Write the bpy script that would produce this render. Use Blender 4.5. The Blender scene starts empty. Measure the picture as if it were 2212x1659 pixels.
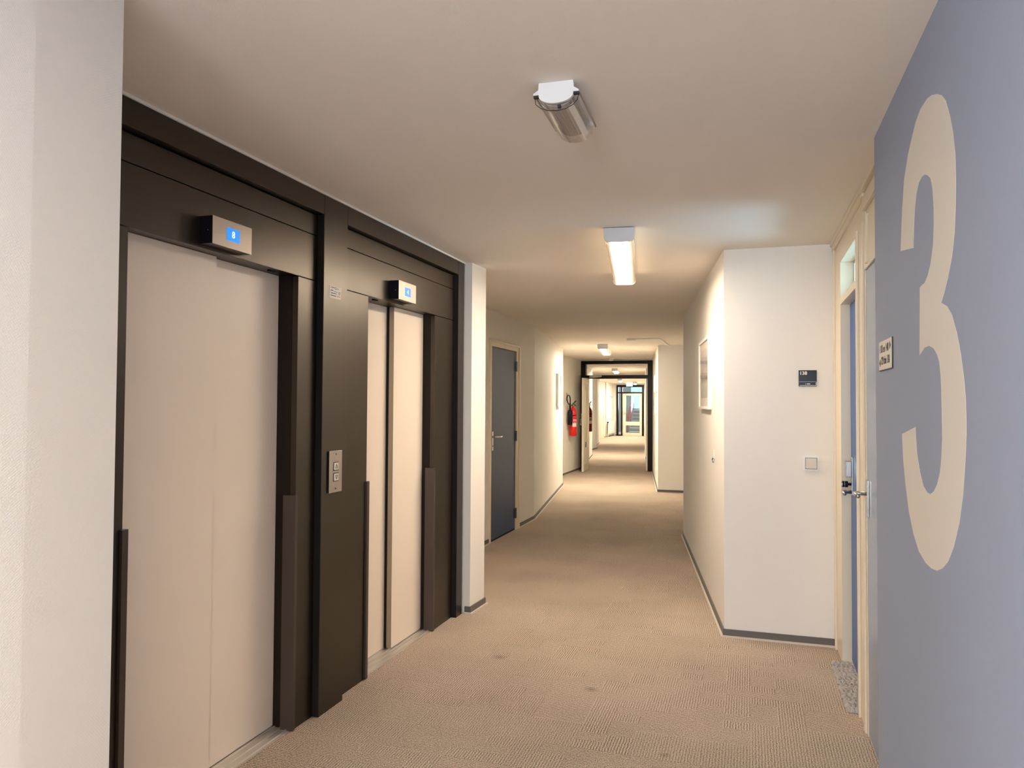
import bpy, bmesh, math, random
from mathutils import Vector, Matrix
random.seed(7)
S = bpy.context.scene
COL = S.collection
PI = math.pi
H = 2.5216            # ceiling height

# ------------------------------------------------------------------ camera
EYE = Vector((0, 0, 1.5))
YAW, PITCH, ROLL = math.radians(17.6), 0.02676561, -0.0056823
fw = Vector((-math.sin(YAW)*math.cos(PITCH), math.cos(YAW)*math.cos(PITCH), math.sin(PITCH)))
r0 = Vector((math.cos(YAW), math.sin(YAW), 0)); u0 = r0.cross(fw)
rt = r0*math.cos(ROLL) - u0*math.sin(ROLL); up = rt.cross(fw)
cd = bpy.data.cameras.new('camera'); cam = bpy.data.objects.new('camera', cd); COL.objects.link(cam)
cd.sensor_width = 36; cd.lens = 1618/2212*36; cd.clip_start = 0.05; cd.clip_end = 300
cam.matrix_world = Matrix(((rt.x, up.x, -fw.x, EYE.x), (rt.y, up.y, -fw.y, EYE.y), (rt.z, up.z, -fw.z, EYE.z), (0, 0, 0, 1)))
S.camera = cam

# ------------------------------------------------------------------ world, exposure
w = bpy.data.worlds.new('sky'); S.world = w; w.use_nodes = True
bg = w.node_tree.nodes['Background']; bg.inputs[0].default_value = (.40, .66, .84, 1); bg.inputs[1].default_value = 1.0
S.view_settings.view_transform = 'Standard'; S.view_settings.look = 'None'
S.view_settings.exposure = 0.76; S.view_settings.gamma = 1.0; S.view_settings.use_curve_mapping = False

def area(name, loc, target, sx, sy, power, color, spread=180):
    l = bpy.data.lights.new(name, 'AREA'); l.shape = 'RECTANGLE'; l.size = sx; l.size_y = sy
    l.energy = power; l.color = color; l.spread = math.radians(spread)
    o = bpy.data.objects.new(name, l); COL.objects.link(o); o.location = loc
    o.rotation_euler = (Vector(target)-Vector(loc)).to_track_quat('-Z', 'Y').to_euler()
    return o
WARM = (1.0, .85, .67)
LAMP_E = 62.0          # emission of the lit tubes' diffusers
# daylight through window openings: two added behind the camera, room 138, the far stairwell
area('added_daylight_lobby', (-.4, -4.42, 1.65), (-.4, 0, 1.5), 1.2, 1.3, 110, (.80, .88, 1.0))  # unseen window light added to light the lobby from behind
area('added_daylight_side', (-1.34, -1.7, 1.65), (0, -1.7, 1.65), 1.3, 1.2, 36, (.55, .78, 1.0))  # unseen window light added to brighten and cool the blue wall
area('daylight_room_window', (3.4, 4.4, 1.55), (.5, 4.4, 2.2), 1.6, 1.6, 200, (.55, .80, 1.0))
area('daylight_stair_window', (-5.6, 41.0, 2.2), (-5.6, 36, 1.2), 3.0, 2.0, 200, (.72, .90, 1.0))

# ------------------------------------------------------------------ materials
MATS = {}
def mat(name, col, rough=.5, metal=0., emit=0., ecol=None, bump=0., bscale=200., var=.03, vscale=4., spec=.5, alpha=None, trans=0., ior=1.45, coat=0.):
    m = bpy.data.materials.new(name); m.use_nodes = True; nt = m.node_tree; N = nt.nodes; L = nt.links
    b = N['Principled BSDF']
    b.inputs['Roughness'].default_value = rough; b.inputs['Metallic'].default_value = metal
    b.inputs['Specular IOR Level'].default_value = spec; b.inputs['IOR'].default_value = ior
    b.inputs['Transmission Weight'].default_value = trans; b.inputs['Coat Weight'].default_value = coat
    tc = N.new('ShaderNodeTexCoord')
    if var:
        nz = N.new('ShaderNodeTexNoise'); nz.inputs['Scale'].default_value = vscale; nz.inputs['Detail'].default_value = 3
        L.new(tc.outputs['Object'], nz.inputs['Vector'])
        mx = N.new('ShaderNodeMix'); mx.data_type = 'RGBA'
        mx.inputs[6].default_value = (*[c*(1-var) for c in col], 1); mx.inputs[7].default_value = (*[min(1, c*(1+var)) for c in col], 1)
        L.new(nz.outputs['Fac'], mx.inputs[0]); L.new(mx.outputs[2], b.inputs['Base Color'])
    else:
        b.inputs['Base Color'].default_value = (*col, 1)
    if emit:
        b.inputs['Emission Color'].default_value = (*(ecol or col), 1); b.inputs['Emission Strength'].default_value = emit
    if bump:
        n2 = N.new('ShaderNodeTexNoise'); n2.inputs['Scale'].default_value = bscale; n2.inputs['Detail'].default_value = 2
        L.new(tc.outputs['Object'], n2.inputs['Vector'])
        bp = N.new('ShaderNodeBump'); bp.inputs['Strength'].default_value = bump; bp.inputs['Distance'].default_value = .002
        L.new(n2.outputs['Fac'], bp.inputs['Height']); L.new(bp.outputs[0], b.inputs['Normal'])
    MATS[name] = m
    return m

def wallpaper(name, col, strength=.35):
    """painted glass-fibre wallpaper: fine diagonal weave"""
    m = mat(name, col, rough=.62, var=.015, vscale=1.5, spec=.3)
    nt = m.node_tree; N = nt.nodes; L = nt.links; b = N['Principled BSDF']
    tc = N.new('ShaderNodeTexCoord')
    sep = N.new('ShaderNodeSeparateXYZ'); L.new(tc.outputs['Object'], sep.inputs[0])
    ad = N.new('ShaderNodeMath'); ad.operation = 'ADD'; L.new(sep.outputs[0], ad.inputs[0]); L.new(sep.outputs[1], ad.inputs[1])
    cb = N.new('ShaderNodeCombineXYZ'); L.new(ad.outputs[0], cb.inputs[0]); L.new(sep.outputs[2], cb.inputs[1])
    hs = []
    for rot, sc, dist in ((.95, 62, .6), (-.62, 62, .6), (0, 120, 1.5)):
        mp = N.new('ShaderNodeMapping'); mp.inputs['Rotation'].default_value = (0, 0, rot); L.new(cb.outputs[0], mp.inputs[0])
        wv = N.new('ShaderNodeTexWave'); wv.inputs['Scale'].default_value = sc; wv.inputs['Distortion'].default_value = dist; wv.inputs['Detail Scale'].default_value = 3
        L.new(mp.outputs[0], wv.inputs['Vector']); hs.append(wv.outputs['Fac'])
    a1 = N.new('ShaderNodeMath'); a1.operation = 'MULTIPLY_ADD'; L.new(hs[0], a1.inputs[0]); a1.inputs[1].default_value = 1.2; L.new(hs[1], a1.inputs[2])
    a2 = N.new('ShaderNodeMath'); a2.operation = 'MULTIPLY_ADD'; L.new(hs[2], a2.inputs[0]); a2.inputs[1].default_value = .5; L.new(a1.outputs[0], a2.inputs[2])
    nz = N.new('ShaderNodeTexNoise'); nz.inputs['Scale'].default_value = 140; L.new(tc.outputs['Object'], nz.inputs['Vector'])
    a3 = N.new('ShaderNodeMath'); a3.operation = 'MULTIPLY_ADD'; L.new(nz.outputs['Fac'], a3.inputs[0]); a3.inputs[1].default_value = 1.4; L.new(a2.outputs[0], a3.inputs[2])
    bp = N.new('ShaderNodeBump'); bp.inputs['Strength'].default_value = strength; bp.inputs['Distance'].default_value = .0012
    L.new(a3.outputs[0], bp.inputs['Height']); L.new(bp.outputs[0], b.inputs['Normal'])
    return m

def carpet_mat():
    m = bpy.data.materials.new('carpet'); m.use_nodes = True; nt = m.node_tree; N = nt.nodes; L = nt.links; b = N['Principled BSDF']
    b.inputs['Roughness'].default_value = .95; b.inputs['Specular IOR Level'].default_value = .1
    tc = N.new('ShaderNodeTexCoord'); sep = N.new('ShaderNodeSeparateXYZ'); L.new(tc.outputs['Object'], sep.inputs[0])
    def math_(op, a, b_=None, c=None):
        n = N.new('ShaderNodeMath'); n.operation = op
        for i, v in enumerate((a, b_, c)):
            if v is None: continue
            if isinstance(v, (int, float)): n.inputs[i].default_value = v
            else: L.new(v, n.inputs[i])
        return n.outputs[0]
    X, Y = sep.outputs[0], sep.outputs[1]
    # woven patches: every patch has its ribs along or across
    def cell(sx, sy, seed):
        cx = math_('FLOOR', math_('DIVIDE', X, sx)); cy = math_('FLOOR', math_('DIVIDE', Y, sy))
        cb = N.new('ShaderNodeCombineXYZ'); L.new(cx, cb.inputs[0]); L.new(cy, cb.inputs[1]); cb.inputs[2].default_value = seed
        wn = N.new('ShaderNodeTexWhiteNoise'); wn.noise_dimensions = '3D'; L.new(cb.outputs[0], wn.inputs['Vector'])
        return wn.outputs['Value']
    r1 = cell(.25, .25, 1.0); r2 = cell(.125, .0833, 2.0); r3 = cell(.5, .5, 3.0)
    sel = math_('GREATER_THAN', math_('ADD', math_('MULTIPLY', r1, .6), math_('MULTIPLY', r2, .5)), .55)
    wp = N.new('ShaderNodeTexNoise'); wp.inputs['Scale'].default_value = 38; wp.inputs['Detail'].default_value = 2; L.new(tc.outputs['Object'], wp.inputs['Vector'])
    wob = math_('MULTIPLY', math_('SUBTRACT', wp.outputs['Fac'], .5), 5.0)
    k = 2*PI/.0125
    sx_ = math_('SINE', math_('ADD', math_('MULTIPLY', X, k), wob)); sy_ = math_('SINE', math_('ADD', math_('MULTIPLY', Y, k), wob))
    mx = N.new('ShaderNodeMix'); mx.data_type = 'FLOAT'; L.new(sel, mx.inputs[0]); L.new(sx_, mx.inputs[2]); L.new(sy_, mx.inputs[3])
    rib = mx.outputs[0]
    nz = N.new('ShaderNodeTexNoise'); nz.inputs['Scale'].default_value = 190; nz.inputs['Detail'].default_value = 2.5; nz.inputs['Roughness'].default_value = .75
    L.new(tc.outputs['Object'], nz.inputs['Vector'])
    nb = N.new('ShaderNodeTexNoise'); nb.inputs['Scale'].default_value = 1.3; nb.inputs['Detail'].default_value = 3; L.new(tc.outputs['Object'], nb.inputs['Vector'])
    ribamp = math_('MULTIPLY_ADD', r1, .34, .20)
    hgt = math_('MULTIPLY_ADD', nz.outputs['Fac'], 4.6, math_('MULTIPLY', rib, ribamp))
    t = math_('ADD', math_('MULTIPLY', math_('SUBTRACT', hgt, 2.3), .60), .5)
    t = math_('ADD', t, math_('MULTIPLY', math_('SUBTRACT', r3, .5), .035))
    t = math_('ADD', t, math_('MULTIPLY', math_('SUBTRACT', nb.outputs['Fac'], .5), .3))
    cr = N.new('ShaderNodeValToRGB'); cr.color_ramp.elements[0].position = 0; cr.color_ramp.elements[1].position = 1
    cr.color_ramp.elements[0].color = (.11, .082, .060, 1); cr.color_ramp.elements[1].color = (.90, .73, .58, 1)
    L.new(t, cr.inputs[0])
    # two small dark stains
    col = cr.outputs[0]
    for sxx, syy, rr in STAINS:
        ds = N.new('ShaderNodeVectorMath'); ds.operation = 'DISTANCE'; L.new(tc.outputs['Object'], ds.inputs[0]); ds.inputs[1].default_value = (sxx, syy, 0)
        mr = N.new('ShaderNodeMapRange'); mr.inputs[1].default_value = 0; mr.inputs[2].default_value = rr; mr.inputs[3].default_value = .45; mr.inputs[4].default_value = 0
        L.new(ds.outputs['Value'], mr.inputs[0])
        mm = N.new('ShaderNodeMix'); mm.data_type = 'RGBA'; L.new(mr.outputs[0], mm.inputs[0]); L.new(col, mm.inputs[6]); mm.inputs[7].default_value = (.10, .07, .045, 1)
        col = mm.outputs[2]
    L.new(col, b.inputs['Base Color'])
    bp = N.new('ShaderNodeBump'); bp.inputs['Strength'].default_value = .8; bp.inputs['Distance'].default_value = .003
    L.new(hgt, bp.inputs['Height']); L.new(bp.outputs[0], b.inputs['Normal'])
    return m
STAINS = ((-.80, 3.93, .045), (-1.42, 4.25, .05), (-.35, 3.3, .03))

def glass_mat(name, tint=(1, 1, 1), rough=.0, refl=.8):
    """thin pane: clear with a faint mirror"""
    m = bpy.data.materials.new(name); m.use_nodes = True; nt = m.node_tree; N = nt.nodes; L = nt.links
    N.remove(N['Principled BSDF']); out = N['Material Output']
    tr = N.new('ShaderNodeBsdfTransparent'); tr.inputs[0].default_value = (*tint, 1)
    gl = N.new('ShaderNodeBsdfGlossy'); gl.inputs['Roughness'].default_value = rough
    lw = N.new('ShaderNodeLayerWeight'); lw.inputs[0].default_value = .5
    pw = N.new('ShaderNodeMath'); pw.operation = 'POWER'; L.new(lw.outputs['Facing'], pw.inputs[0]); pw.inputs[1].default_value = 5
    fr = N.new('ShaderNodeMath'); fr.operation = 'MULTIPLY_ADD'; L.new(pw.outputs[0], fr.inputs[0]); fr.inputs[1].default_value = refl; fr.inputs[2].default_value = .035
    mx = N.new('ShaderNodeMixShader'); L.new(fr.outputs[0], mx.inputs[0]); L.new(tr.outputs[0], mx.inputs[1]); L.new(gl.outputs[0], mx.inputs[2])
    L.new(mx.outputs[0], out.inputs[0]); return m

M = {}
M['wall'] = wallpaper('wall_paint', (.80, .76, .70), .2)
M['wall_blue'] = mat('blue_wall_paint', (.355, .40, .52), rough=.75, var=.02, vscale=1.2, bump=.15, bscale=350, spec=.25)
M['num'] = mat('numeral_paint', (.80, .75, .66), rough=.7, var=.02, spec=.25)
M['ceil'] = mat('ceiling_plaster', (.81, .745, .67), rough=.85, var=.02, vscale=1, bump=.18, bscale=300, spec=.2)
M['carpet'] = carpet_mat()
M['skirt'] = mat('skirting', (.12, .108, .10), rough=.45, var=.05)
M['bead'] = mat('sealant', (.62, .55, .46), rough=.6)
M['bronze'] = mat('bronze_steel', (.007, .005, .0035), rough=.36, metal=.0, var=.04, vscale=6, bump=.05, bscale=500, ior=1.66)
M['bronze'].node_tree.nodes['Principled BSDF'].inputs['Specular Tint'].default_value = (1, .84, .68, 1)
M['bronze_trim'] = mat('worn_bronze_steel', (.085, .066, .055), rough=.33, metal=.4, var=.06, vscale=8)
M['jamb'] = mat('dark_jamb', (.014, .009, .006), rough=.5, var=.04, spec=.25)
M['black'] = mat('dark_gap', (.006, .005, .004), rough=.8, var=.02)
M['liftdoor'] = mat('lift_enamel', (.88, .76, .64), rough=.38, var=.012, vscale=2, spec=.5)
M['dooredge'] = mat('door_edge_steel', (.40, .33, .24), rough=.35, metal=.5)
M['steel'] = mat('brushed_steel', (.46, .405, .36), rough=.40, metal=.85, var=.05, vscale=60)
M['chrome'] = mat('satin_nickel', (.62, .60, .56), rough=.22, metal=1., var=.02)
M['sill'] = mat('sill_aluminium', (.62, .57, .52), rough=.35, metal=.6)
M['screen'] = mat('blue_screen', (.0, .05, .3), rough=.3, emit=.7, ecol=(.01, .24, .90), var=0)
M['digit'] = mat('white_digit', (.8, .9, 1), emit=1.1, ecol=(.75, .93, 1), var=0)
M['cream'] = mat('cream_gloss', (.76, .66, .50), rough=.32, var=.015, vscale=2)
M['bluedoor'] = mat('slate_blue_gloss', (.05, .085, .165), rough=.35, var=.02, spec=.2)
M['deepblue'] = mat('deep_blue_gloss', (.045, .11, .32), rough=.35, var=.02, spec=.25)
M['greydoor'] = mat('blue_grey_gloss', (.27, .34, .48), rough=.25, var=.02, spec=.4)
M['blackframe'] = mat('black_gloss', (.008, .006, .004), rough=.35, var=.05, spec=.2)
M['whiteleaf'] = mat('white_gloss', (.72, .63, .51), rough=.35, var=.015)
M['white'] = mat('white_plastic', (.78, .77, .74), rough=.4, var=.01)
M['lampwhite'] = mat('luminaire_white', (.64, .62, .61), rough=.35, var=.01)
M['offwhite'] = mat('off_white_plastic', (.70, .67, .60), rough=.4, var=.01)
M['rocker'] = mat('rocker_beige', (.62, .57, .46), rough=.35, var=.01)
M['tube'] = mat('lit_diffuser', (1, .95, .85), emit=LAMP_E, ecol=WARM, var=0)
M['tube_far'] = mat('lit_diffuser_corridor', (1, .95, .85), emit=LAMP_E*1.9, ecol=(1.0, .90, .71), var=0)
M['tube_back'] = mat('lit_diffuser_lobby', (1, .95, .85), emit=LAMP_E*1.75, ecol=(1.0, .83, .62), var=0)  # for the added lamp behind the viewer
M['rail'] = mat('clear_rail', (.75, .70, .62), rough=.12, trans=.55, var=.01)
M['tooth'] = mat('prism_tooth', (.20, .16, .11), rough=.3, var=.02)
M['blackplastic'] = mat('black_plastic', (.006, .006, .010), rough=.28, var=.02, spec=.25)
M['red'] = mat('extinguisher_red', (.62, .012, .012), rough=.25, var=.02)
M['shaded_red'] = mat('shaded_extinguisher_red', (.16, .004, .006), rough=.3, var=.02)  # extinguisher red darkened to stand for shade
M['brass'] = mat('brass', (.55, .38, .14), rough=.3, metal=1., var=.02)
M['labelwhite'] = mat('label_print', (.78, .55, .52), rough=.5, var=.02)
M['glass'] = glass_mat('clear_glass')
M['pglass'] = glass_mat('picture_glass', refl=.3)
M['lens'] = glass_mat('clear_lens', (.97, .96, .95), .05)
M['blueglass'] = glass_mat('transom_glass', (.85, .96, 1.0))
M['ink'] = mat('dark_ink', (.02, .018, .02), rough=.6, var=.02)
M['paper'] = mat('sign_cream', (.80, .74, .66), rough=.5, var=.01)
M['mountwhite'] = mat('picture_mount', (.82, .78, .68), rough=.6, var=.01)
M['shag'] = mat('shag_pile', (.42, .385, .36), rough=.95, var=.3, vscale=90, bump=1.0, bscale=260, spec=.1)
M['concrete'] = mat('stair_concrete', (.30, .33, .34), rough=.8, var=.08, bump=.3, bscale=90)
M['stairwall'] = mat('stairwell_paint', (.40, .42, .40), rough=.8, var=.03)
M['window_bar'] = mat('window_bar', (.25, .3, .34), rough=.5)
M['nosing'] = mat('stair_nosing', (.75, .78, .78), rough=.5)
M['redrail'] = mat('red_handrail', (.55, .05, .06), rough=.35)
M['hinge'] = mat('dark_hinge_steel', (.09, .10, .12), rough=.3, metal=.7)
M['reflector'] = mat('ribbed_reflector', (.50, .46, .43), rough=.45, metal=.0, var=.08, vscale=30)
M['sky'] = None

# ------------------------------------------------------------------ mesh helpers
def link(name, bm, m, parent=None, smooth=False, bevel=0.):
    me = bpy.data.meshes.new(name)
    bmesh.ops.recalc_face_normals(bm, faces=bm.faces[:])
    bm.to_mesh(me); bm.free()
    o = bpy.data.objects.new(name, me); COL.objects.link(o)
    if m is not None: me.materials.append(M[m] if isinstance(m, str) else m)
    if parent is not None:
        # world coordinates are used for vertices; move into the parent's space
        bpy.context.view_layer.update()
        inv = parent.matrix_world.inverted()
        me.transform(inv); o.parent = parent
    if smooth:
        for p in me.polygons: p.use_smooth = True
    if bevel:
        md = o.modifiers.new('bevel', 'BEVEL'); md.width = bevel; md.segments = 2; md.limit_method = 'ANGLE'
    return o
def root(name, loc, label, cat, group=None, kind=None):
    o = bpy.data.objects.new(name, None); COL.objects.link(o); o.location = loc; o.empty_display_size = .05
    if kind: o['kind'] = kind
    if label: o['label'] = label
    if cat: o['category'] = cat
    if group: o['group'] = group
    bpy.context.view_layer.update()
    return o
def tag(o, label=None, cat=None, group=None, kind=None):
    for k, v in (('label', label), ('category', cat), ('group', group), ('kind', kind)):
        if v: o[k] = v
    return o
def box(bm, x0, x1, y0, y1, z0, z1, mtx=None):
    vs = [bm.verts.new(Vector((x, y, z))) for z in (z0, z1) for x, y in ((x0, y0), (x1, y0), (x1, y1), (x0, y1))]
    for f in ((0, 3, 2, 1), (4, 5, 6, 7), (0, 1, 5, 4), (1, 2, 6, 5), (2, 3, 7, 6), (3, 0, 4, 7)): bm.faces.new([vs[i] for i in f])
    if mtx is not None:
        for v in vs: v.co = mtx @ v.co
    return vs
def B(*boxes, mtx=None):
    bm = bmesh.new()
    for b in boxes: box(bm, *b, mtx=mtx)
    return bm
def prism(bm, pts, z0, z1):
    lo = [bm.verts.new((x, y, z0)) for x, y in pts]; hi = [bm.verts.new((x, y, z1)) for x, y in pts]; n = len(pts)
    bm.faces.new(lo[::-1]); bm.faces.new(hi)
    for i in range(n): bm.faces.new((lo[i], lo[(i+1) % n], hi[(i+1) % n], hi[i]))
def extrude_poly(bm, pts3, d):
    """closed polygon of 3D points, extruded by vector d"""
    d = Vector(d); a = [bm.verts.new(Vector(p)) for p in pts3]; b = [bm.verts.new(Vector(p)+d) for p in pts3]; n = len(a)
    bm.faces.new(a[::-1]); bm.faces.new(b)
    for i in range(n): bm.faces.new((a[i], a[(i+1) % n], b[(i+1) % n], b[i]))
def tube(bm, pts, r, seg=12, closed=False, cap=True):
    pts = [Vector(p) for p in pts]; rings = []; n = len(pts); prev = None
    rs = r if isinstance(r, (list, tuple)) else [r]*n
    for i, p in enumerate(pts):
        t = (pts[min(i+1, n-1)]-pts[max(i-1, 0)]).normalized()
        if prev is None:
            a = Vector((0, 0, 1)) if abs(t.z) < .9 else Vector((1, 0, 0)); u = t.cross(a).normalized()
        else: u = (prev - t*prev.dot(t)).normalized()
        prev = u; v = t.cross(u)
        rings.append([bm.verts.new(p+(u*math.cos(k*2*PI/seg)+v*math.sin(k*2*PI/seg))*rs[i]) for k in range(seg)])
    for a, b in zip(rings[:-1], rings[1:]):
        for k in range(seg): bm.faces.new((a[k], a[(k+1) % seg], b[(k+1) % seg], b[k]))
    if cap: bm.faces.new(rings[0][::-1]); bm.faces.new(rings[-1])
def lathe(bm, c, prof, seg=28):
    c = Vector(c); rings = []
    for r, z in prof: rings.append([bm.verts.new(c+Vector((max(r, 1e-4)*math.cos(k*2*PI/seg), max(r, 1e-4)*math.sin(k*2*PI/seg), z))) for k in range(seg)])
    for a, b in zip(rings[:-1], rings[1:]):
        for k in range(seg): bm.faces.new((a[k], a[(k+1) % seg], b[(k+1) % seg], b[k]))
    bm.faces.new(rings[0][::-1]); bm.faces.new(rings[-1])
def text_mesh(name, s, size, mtx, m, parent, depth=.0006, bold=0.):
    c = bpy.data.curves.new(name, 'FONT'); c.body = s; c.size = size; c.extrude = depth; c.align_x = 'CENTER'; c.align_y = 'CENTER'; c.offset = bold
    o = bpy.data.objects.new(name+'_curve', c); COL.objects.link(o); bpy.context.view_layer.update()
    me = bpy.data.meshes.new_from_object(o.evaluated_get(bpy.context.evaluated_depsgraph_get()))
    bpy.data.objects.remove(o); bpy.data.curves.remove(c)
    me.name = name; me.transform(mtx); me.transform(parent.matrix_world.inverted())
    me.materials.clear(); me.materials.append(M[m])
    t = bpy.data.objects.new(name, me); COL.objects.link(t); t.parent = parent
    return t
def frame_of(origin, xdir, ydir):
    x = Vector(xdir).normalized(); y = Vector(ydir).normalized(); z = x.cross(y)
    return Matrix(((x.x, y.x, z.x, origin[0]), (x.y, y.y, z.y, origin[1]), (x.z, y.z, z.z, origin[2]), (0, 0, 0, 1)))
def wallframe(A, Bp, side):
    """local x along wall A->B, local y up, local z out of the wall into the corridor"""
    e = Vector((Bp[0]-A[0], Bp[1]-A[1], 0)).normalized(); n = Vector((-e.y, e.x, 0))*side
    return Matrix(((e.x, 0, n.x, A[0]), (e.y, 0, n.y, A[1]), (0, 1, 0, 0), (0, 0, 0, 1)))

# ------------------------------------------------------------------ the setting
floor = link('floor', B((-9, 4.5, -4.8, 42, -.12, 0)), 'carpet'); floor['kind'] = 'structure'
ceil = link('ceiling', B((-9, 4.5, -4.8, 36.3, H, H+.15)), 'ceil'); ceil['kind'] = 'structure'

def wallstrip(name, pts, side, m='wall', z0=0., z1=H, t=.10):
    """vertical wall following a polyline; side=+1 puts the thickness to the left of travel"""
    P = [Vector((x, y, 0)) for x, y in pts]; n = len(P); off = []
    for i in range(n):
        ns = []
        if i > 0: e = (P[i]-P[i-1]).normalized(); ns.append(Vector((-e.y, e.x, 0)))
        if i < n-1: e = (P[i+1]-P[i]).normalized(); ns.append(Vector((-e.y, e.x, 0)))
        if len(ns) == 2:
            b = (ns[0]+ns[1]); b = b/max(.35, b.dot(ns[0])) if b.length > .1 else ns[0]
        else: b = ns[0]
        off.append(P[i]+b*t*side)
    for i in range(n-1):
        bm = bmesh.new(); prism(bm, [(P[i].x, P[i].y), (P[i+1].x, P[i+1].y), (off[i+1].x, off[i+1].y), (off[i].x, off[i].y)], z0, z1)
        o = link(name, bm, m); o['kind'] = 'structure'
    return o
def skirting(name, pts, side, z1=.05):
    """side: direction from the wall face into the corridor"""
    def strip(nm, m, t, a, b, par=None):
        o = wallstrip(nm, pts, side, m, a, b, t)
        return o
    strip(name, 'skirt', .010, 0.010, z1)
    strip(name.replace('baseboard', 'trim') if False else 'trim_1', 'bead', .024, 0, .010)

wallstrip('wall_left', [(-1.28, -4.6), (-1.28, -2.4)], 1)
wallstrip('wall_left', [(-1.28, -2.4), (-1.28, -1.0)], 1, z1=1.0)  # opening left for the added side window
wallstrip('wall_left', [(-1.28, -2.4), (-1.28, -1.0)], 1, z0=2.3)
LW0 = [(-1.28, -1.0), (-1.4287, 1.178), (-1.47, 1.4475), (-2.30, 1.4475), (-2.30, 5.06), (-1.912, 5.06), (-1.900, 5.325), (-2.68, 5.325), (-2.68, 7.63)]
wallstrip('wall_left', LW0, 1)
wallstrip('wall_left', [(-2.68, 7.63), (-2.68, 8.71)], 1, z0=2.205)
LW1 = [(-2.68, 8.71), (-2.68, 9.42), (-3.304, 13.55), (-3.73, 13.60), (-3.73, 17.2), (-4.38, 21.57), (-4.93, 21.62), (-4.93, 25.1), (-5.02, 25.11), (-5.57, 28.85), (-6.30, 28.9), (-6.30, 36.2)]
wallstrip('wall_left', LW1, 1)
RW0 = [(.455, -4.6), (.455, 3.11)]
wallstrip('wall_right', RW0, -1, 'wall_blue', t=.12)
RW1 = [(.66, 5.095), (-.16, 5.095), (-.724, 8.784), (-.724, 13.04), (-1.501, 13.04), (-2.08, 17.02), (-2.08, 20.97), (-2.75, 20.97), (-3.29, 24.9), (-3.29, 29.0), (-3.80, 29.0), (-4.36, 33.0), (-4.36, 36.2)]
wallstrip('wall_right', RW1, -1)
# wall behind the camera with an added, unseen window opening
bm = B((-1.55, -1.05, -4.7, -4.6, 0, H), (.25, .6, -4.7, -4.6, 0, H), (-1.05, .25, -4.7, -4.6, 0, .9), (-1.05, .25, -4.7, -4.6, 2.3, H))
o = link('wall_back', bm, 'wall'); o['kind'] = 'structure'
# far wall round the stair door frame
bm = B((-6.45, -6.15, 36.2, 36.3, 0, H), (-4.83, -4.25, 36.2, 36.3, 0, H), (-6.15, -4.83, 36.2, 36.3, 2.45, H))
o = link('wall_far', bm, 'wall'); o['kind'] = 'structure'

def skirt_run(name, pts, side):
    skirting(name, pts, side)
skirt_run('baseboard_left', [(-1.95, 5.06), (-1.912, 5.06), (-1.900, 5.325), (-2.68, 5.325), (-2.68, 7.625)], -1)
skirt_run('baseboard_left', [(-2.68, 8.715), (-2.68, 9.42), (-3.304, 13.55), (-3.73, 13.60), (-3.73, 17.06)], -1)
skirt_run('baseboard_left', [(-3.76, 17.3), (-4.38, 21.57), (-4.93, 21.62), (-4.93, 25.1), (-5.02, 25.11), (-5.57, 28.85), (-6.30, 28.9), (-6.30, 36.2), (-6.15, 36.2)], -1)
skirt_run('baseboard_right', [(.505, 5.095), (-.16, 5.095), (-.724, 8.784), (-.724, 13.04), (-1.501, 13.04), (-2.075, 16.98)], 1)
skirt_run('baseboard_right', [(-2.08, 17.3), (-2.08, 20.97), (-2.75, 20.97), (-3.29, 24.9), (-3.29, 29.0), (-3.80, 29.0), (-4.36, 33.0), (-4.36, 36.2)], 1)
o = link('trim_2', B((-2.03, -1.958, 1.4475, 5.055, H-.010, H)), 'white'); o['kind'] = 'structure'   # white edging above the lift front

# room behind the doors on the right (only its light shows, through the transom)
bm = B((.62, 3.6, 2.75, 2.85, 0, H), (.78, 3.6, 6.6, 6.7, 0, H), (3.5, 3.6, 2.85, 3.5, 0, H), (3.5, 3.6, 5.3, 6.6, 0, H), (3.5, 3.6, 3.5, 5.3, 0, .7), (3.5, 3.6, 3.5, 5.3, 2.4, H), (.66, .78, 5.195, 6.7, 0, H))
o = link('wall_room', bm, 'wall'); o['kind'] = 'structure'

# ------------------------------------------------------------------ right-hand door front (frame, two doors)
F = .51
dr = root('door_1', (F, 4.4, 0), None, None, kind='structure')
bm = B((F, .70, 4.77, 5.095, 0, H),                          # far post
       (F, .70, 4.02, 4.77, 2.095, 2.135),                   # rail under the transom
       (F, .70, 4.02, 4.77, 2.345, H),                       # head
       (F, .70, 3.77, 4.02, 0, H))                           # mullion
box(bm, F-.012, F, 5.035, 5.06, 0, 2.47); box(bm, F-.012, F, 3.985, 4.02, 0, 2.36); box(bm, F-.010, F, 3.80, 3.85, 0, 2.36)
box(bm, F-.014, F, 3.77, 5.09, 2.47, 2.50); box(bm, F-.024, F, 3.77, 5.09, 2.50, H)
link('frame', bm, 'cream', dr, bevel=.002)
lf = link('leaf', B((.562, .602, 4.025, 4.765, .03, 2.093)), 'deepblue', dr)
link('handle_plate', B((.552, .562, 4.665, 4.70, .99, 1.21)), 'chrome', lf, bevel=.002)
link('box_lock', B((.520, .552, 4.655, 4.71, 1.095, 1.185)), 'chrome', lf, bevel=.003)
bm = bmesh.new(); tube(bm, [(.552, 4.685, 1.052), (.535, 4.685, 1.052)], .008, 12); tube(bm, [(.535, 4.685, 1.052), (.519, 4.685, 1.052)], .018, 20)
tube(bm, [(.516, 4.685, 1.052), (.505, 4.685, 1.052)], .018, 20)
link('lock_knob', bm, 'blackplastic', lf, smooth=False)
bm = bmesh.new(); tube(bm, [(.5175, 4.685, 1.052), (.5155, 4.685, 1.052)], .0185, 20); tube(bm, [(.505, 4.685, 1.052), (.501, 4.685, 1.052)], .017, 20)
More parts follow.
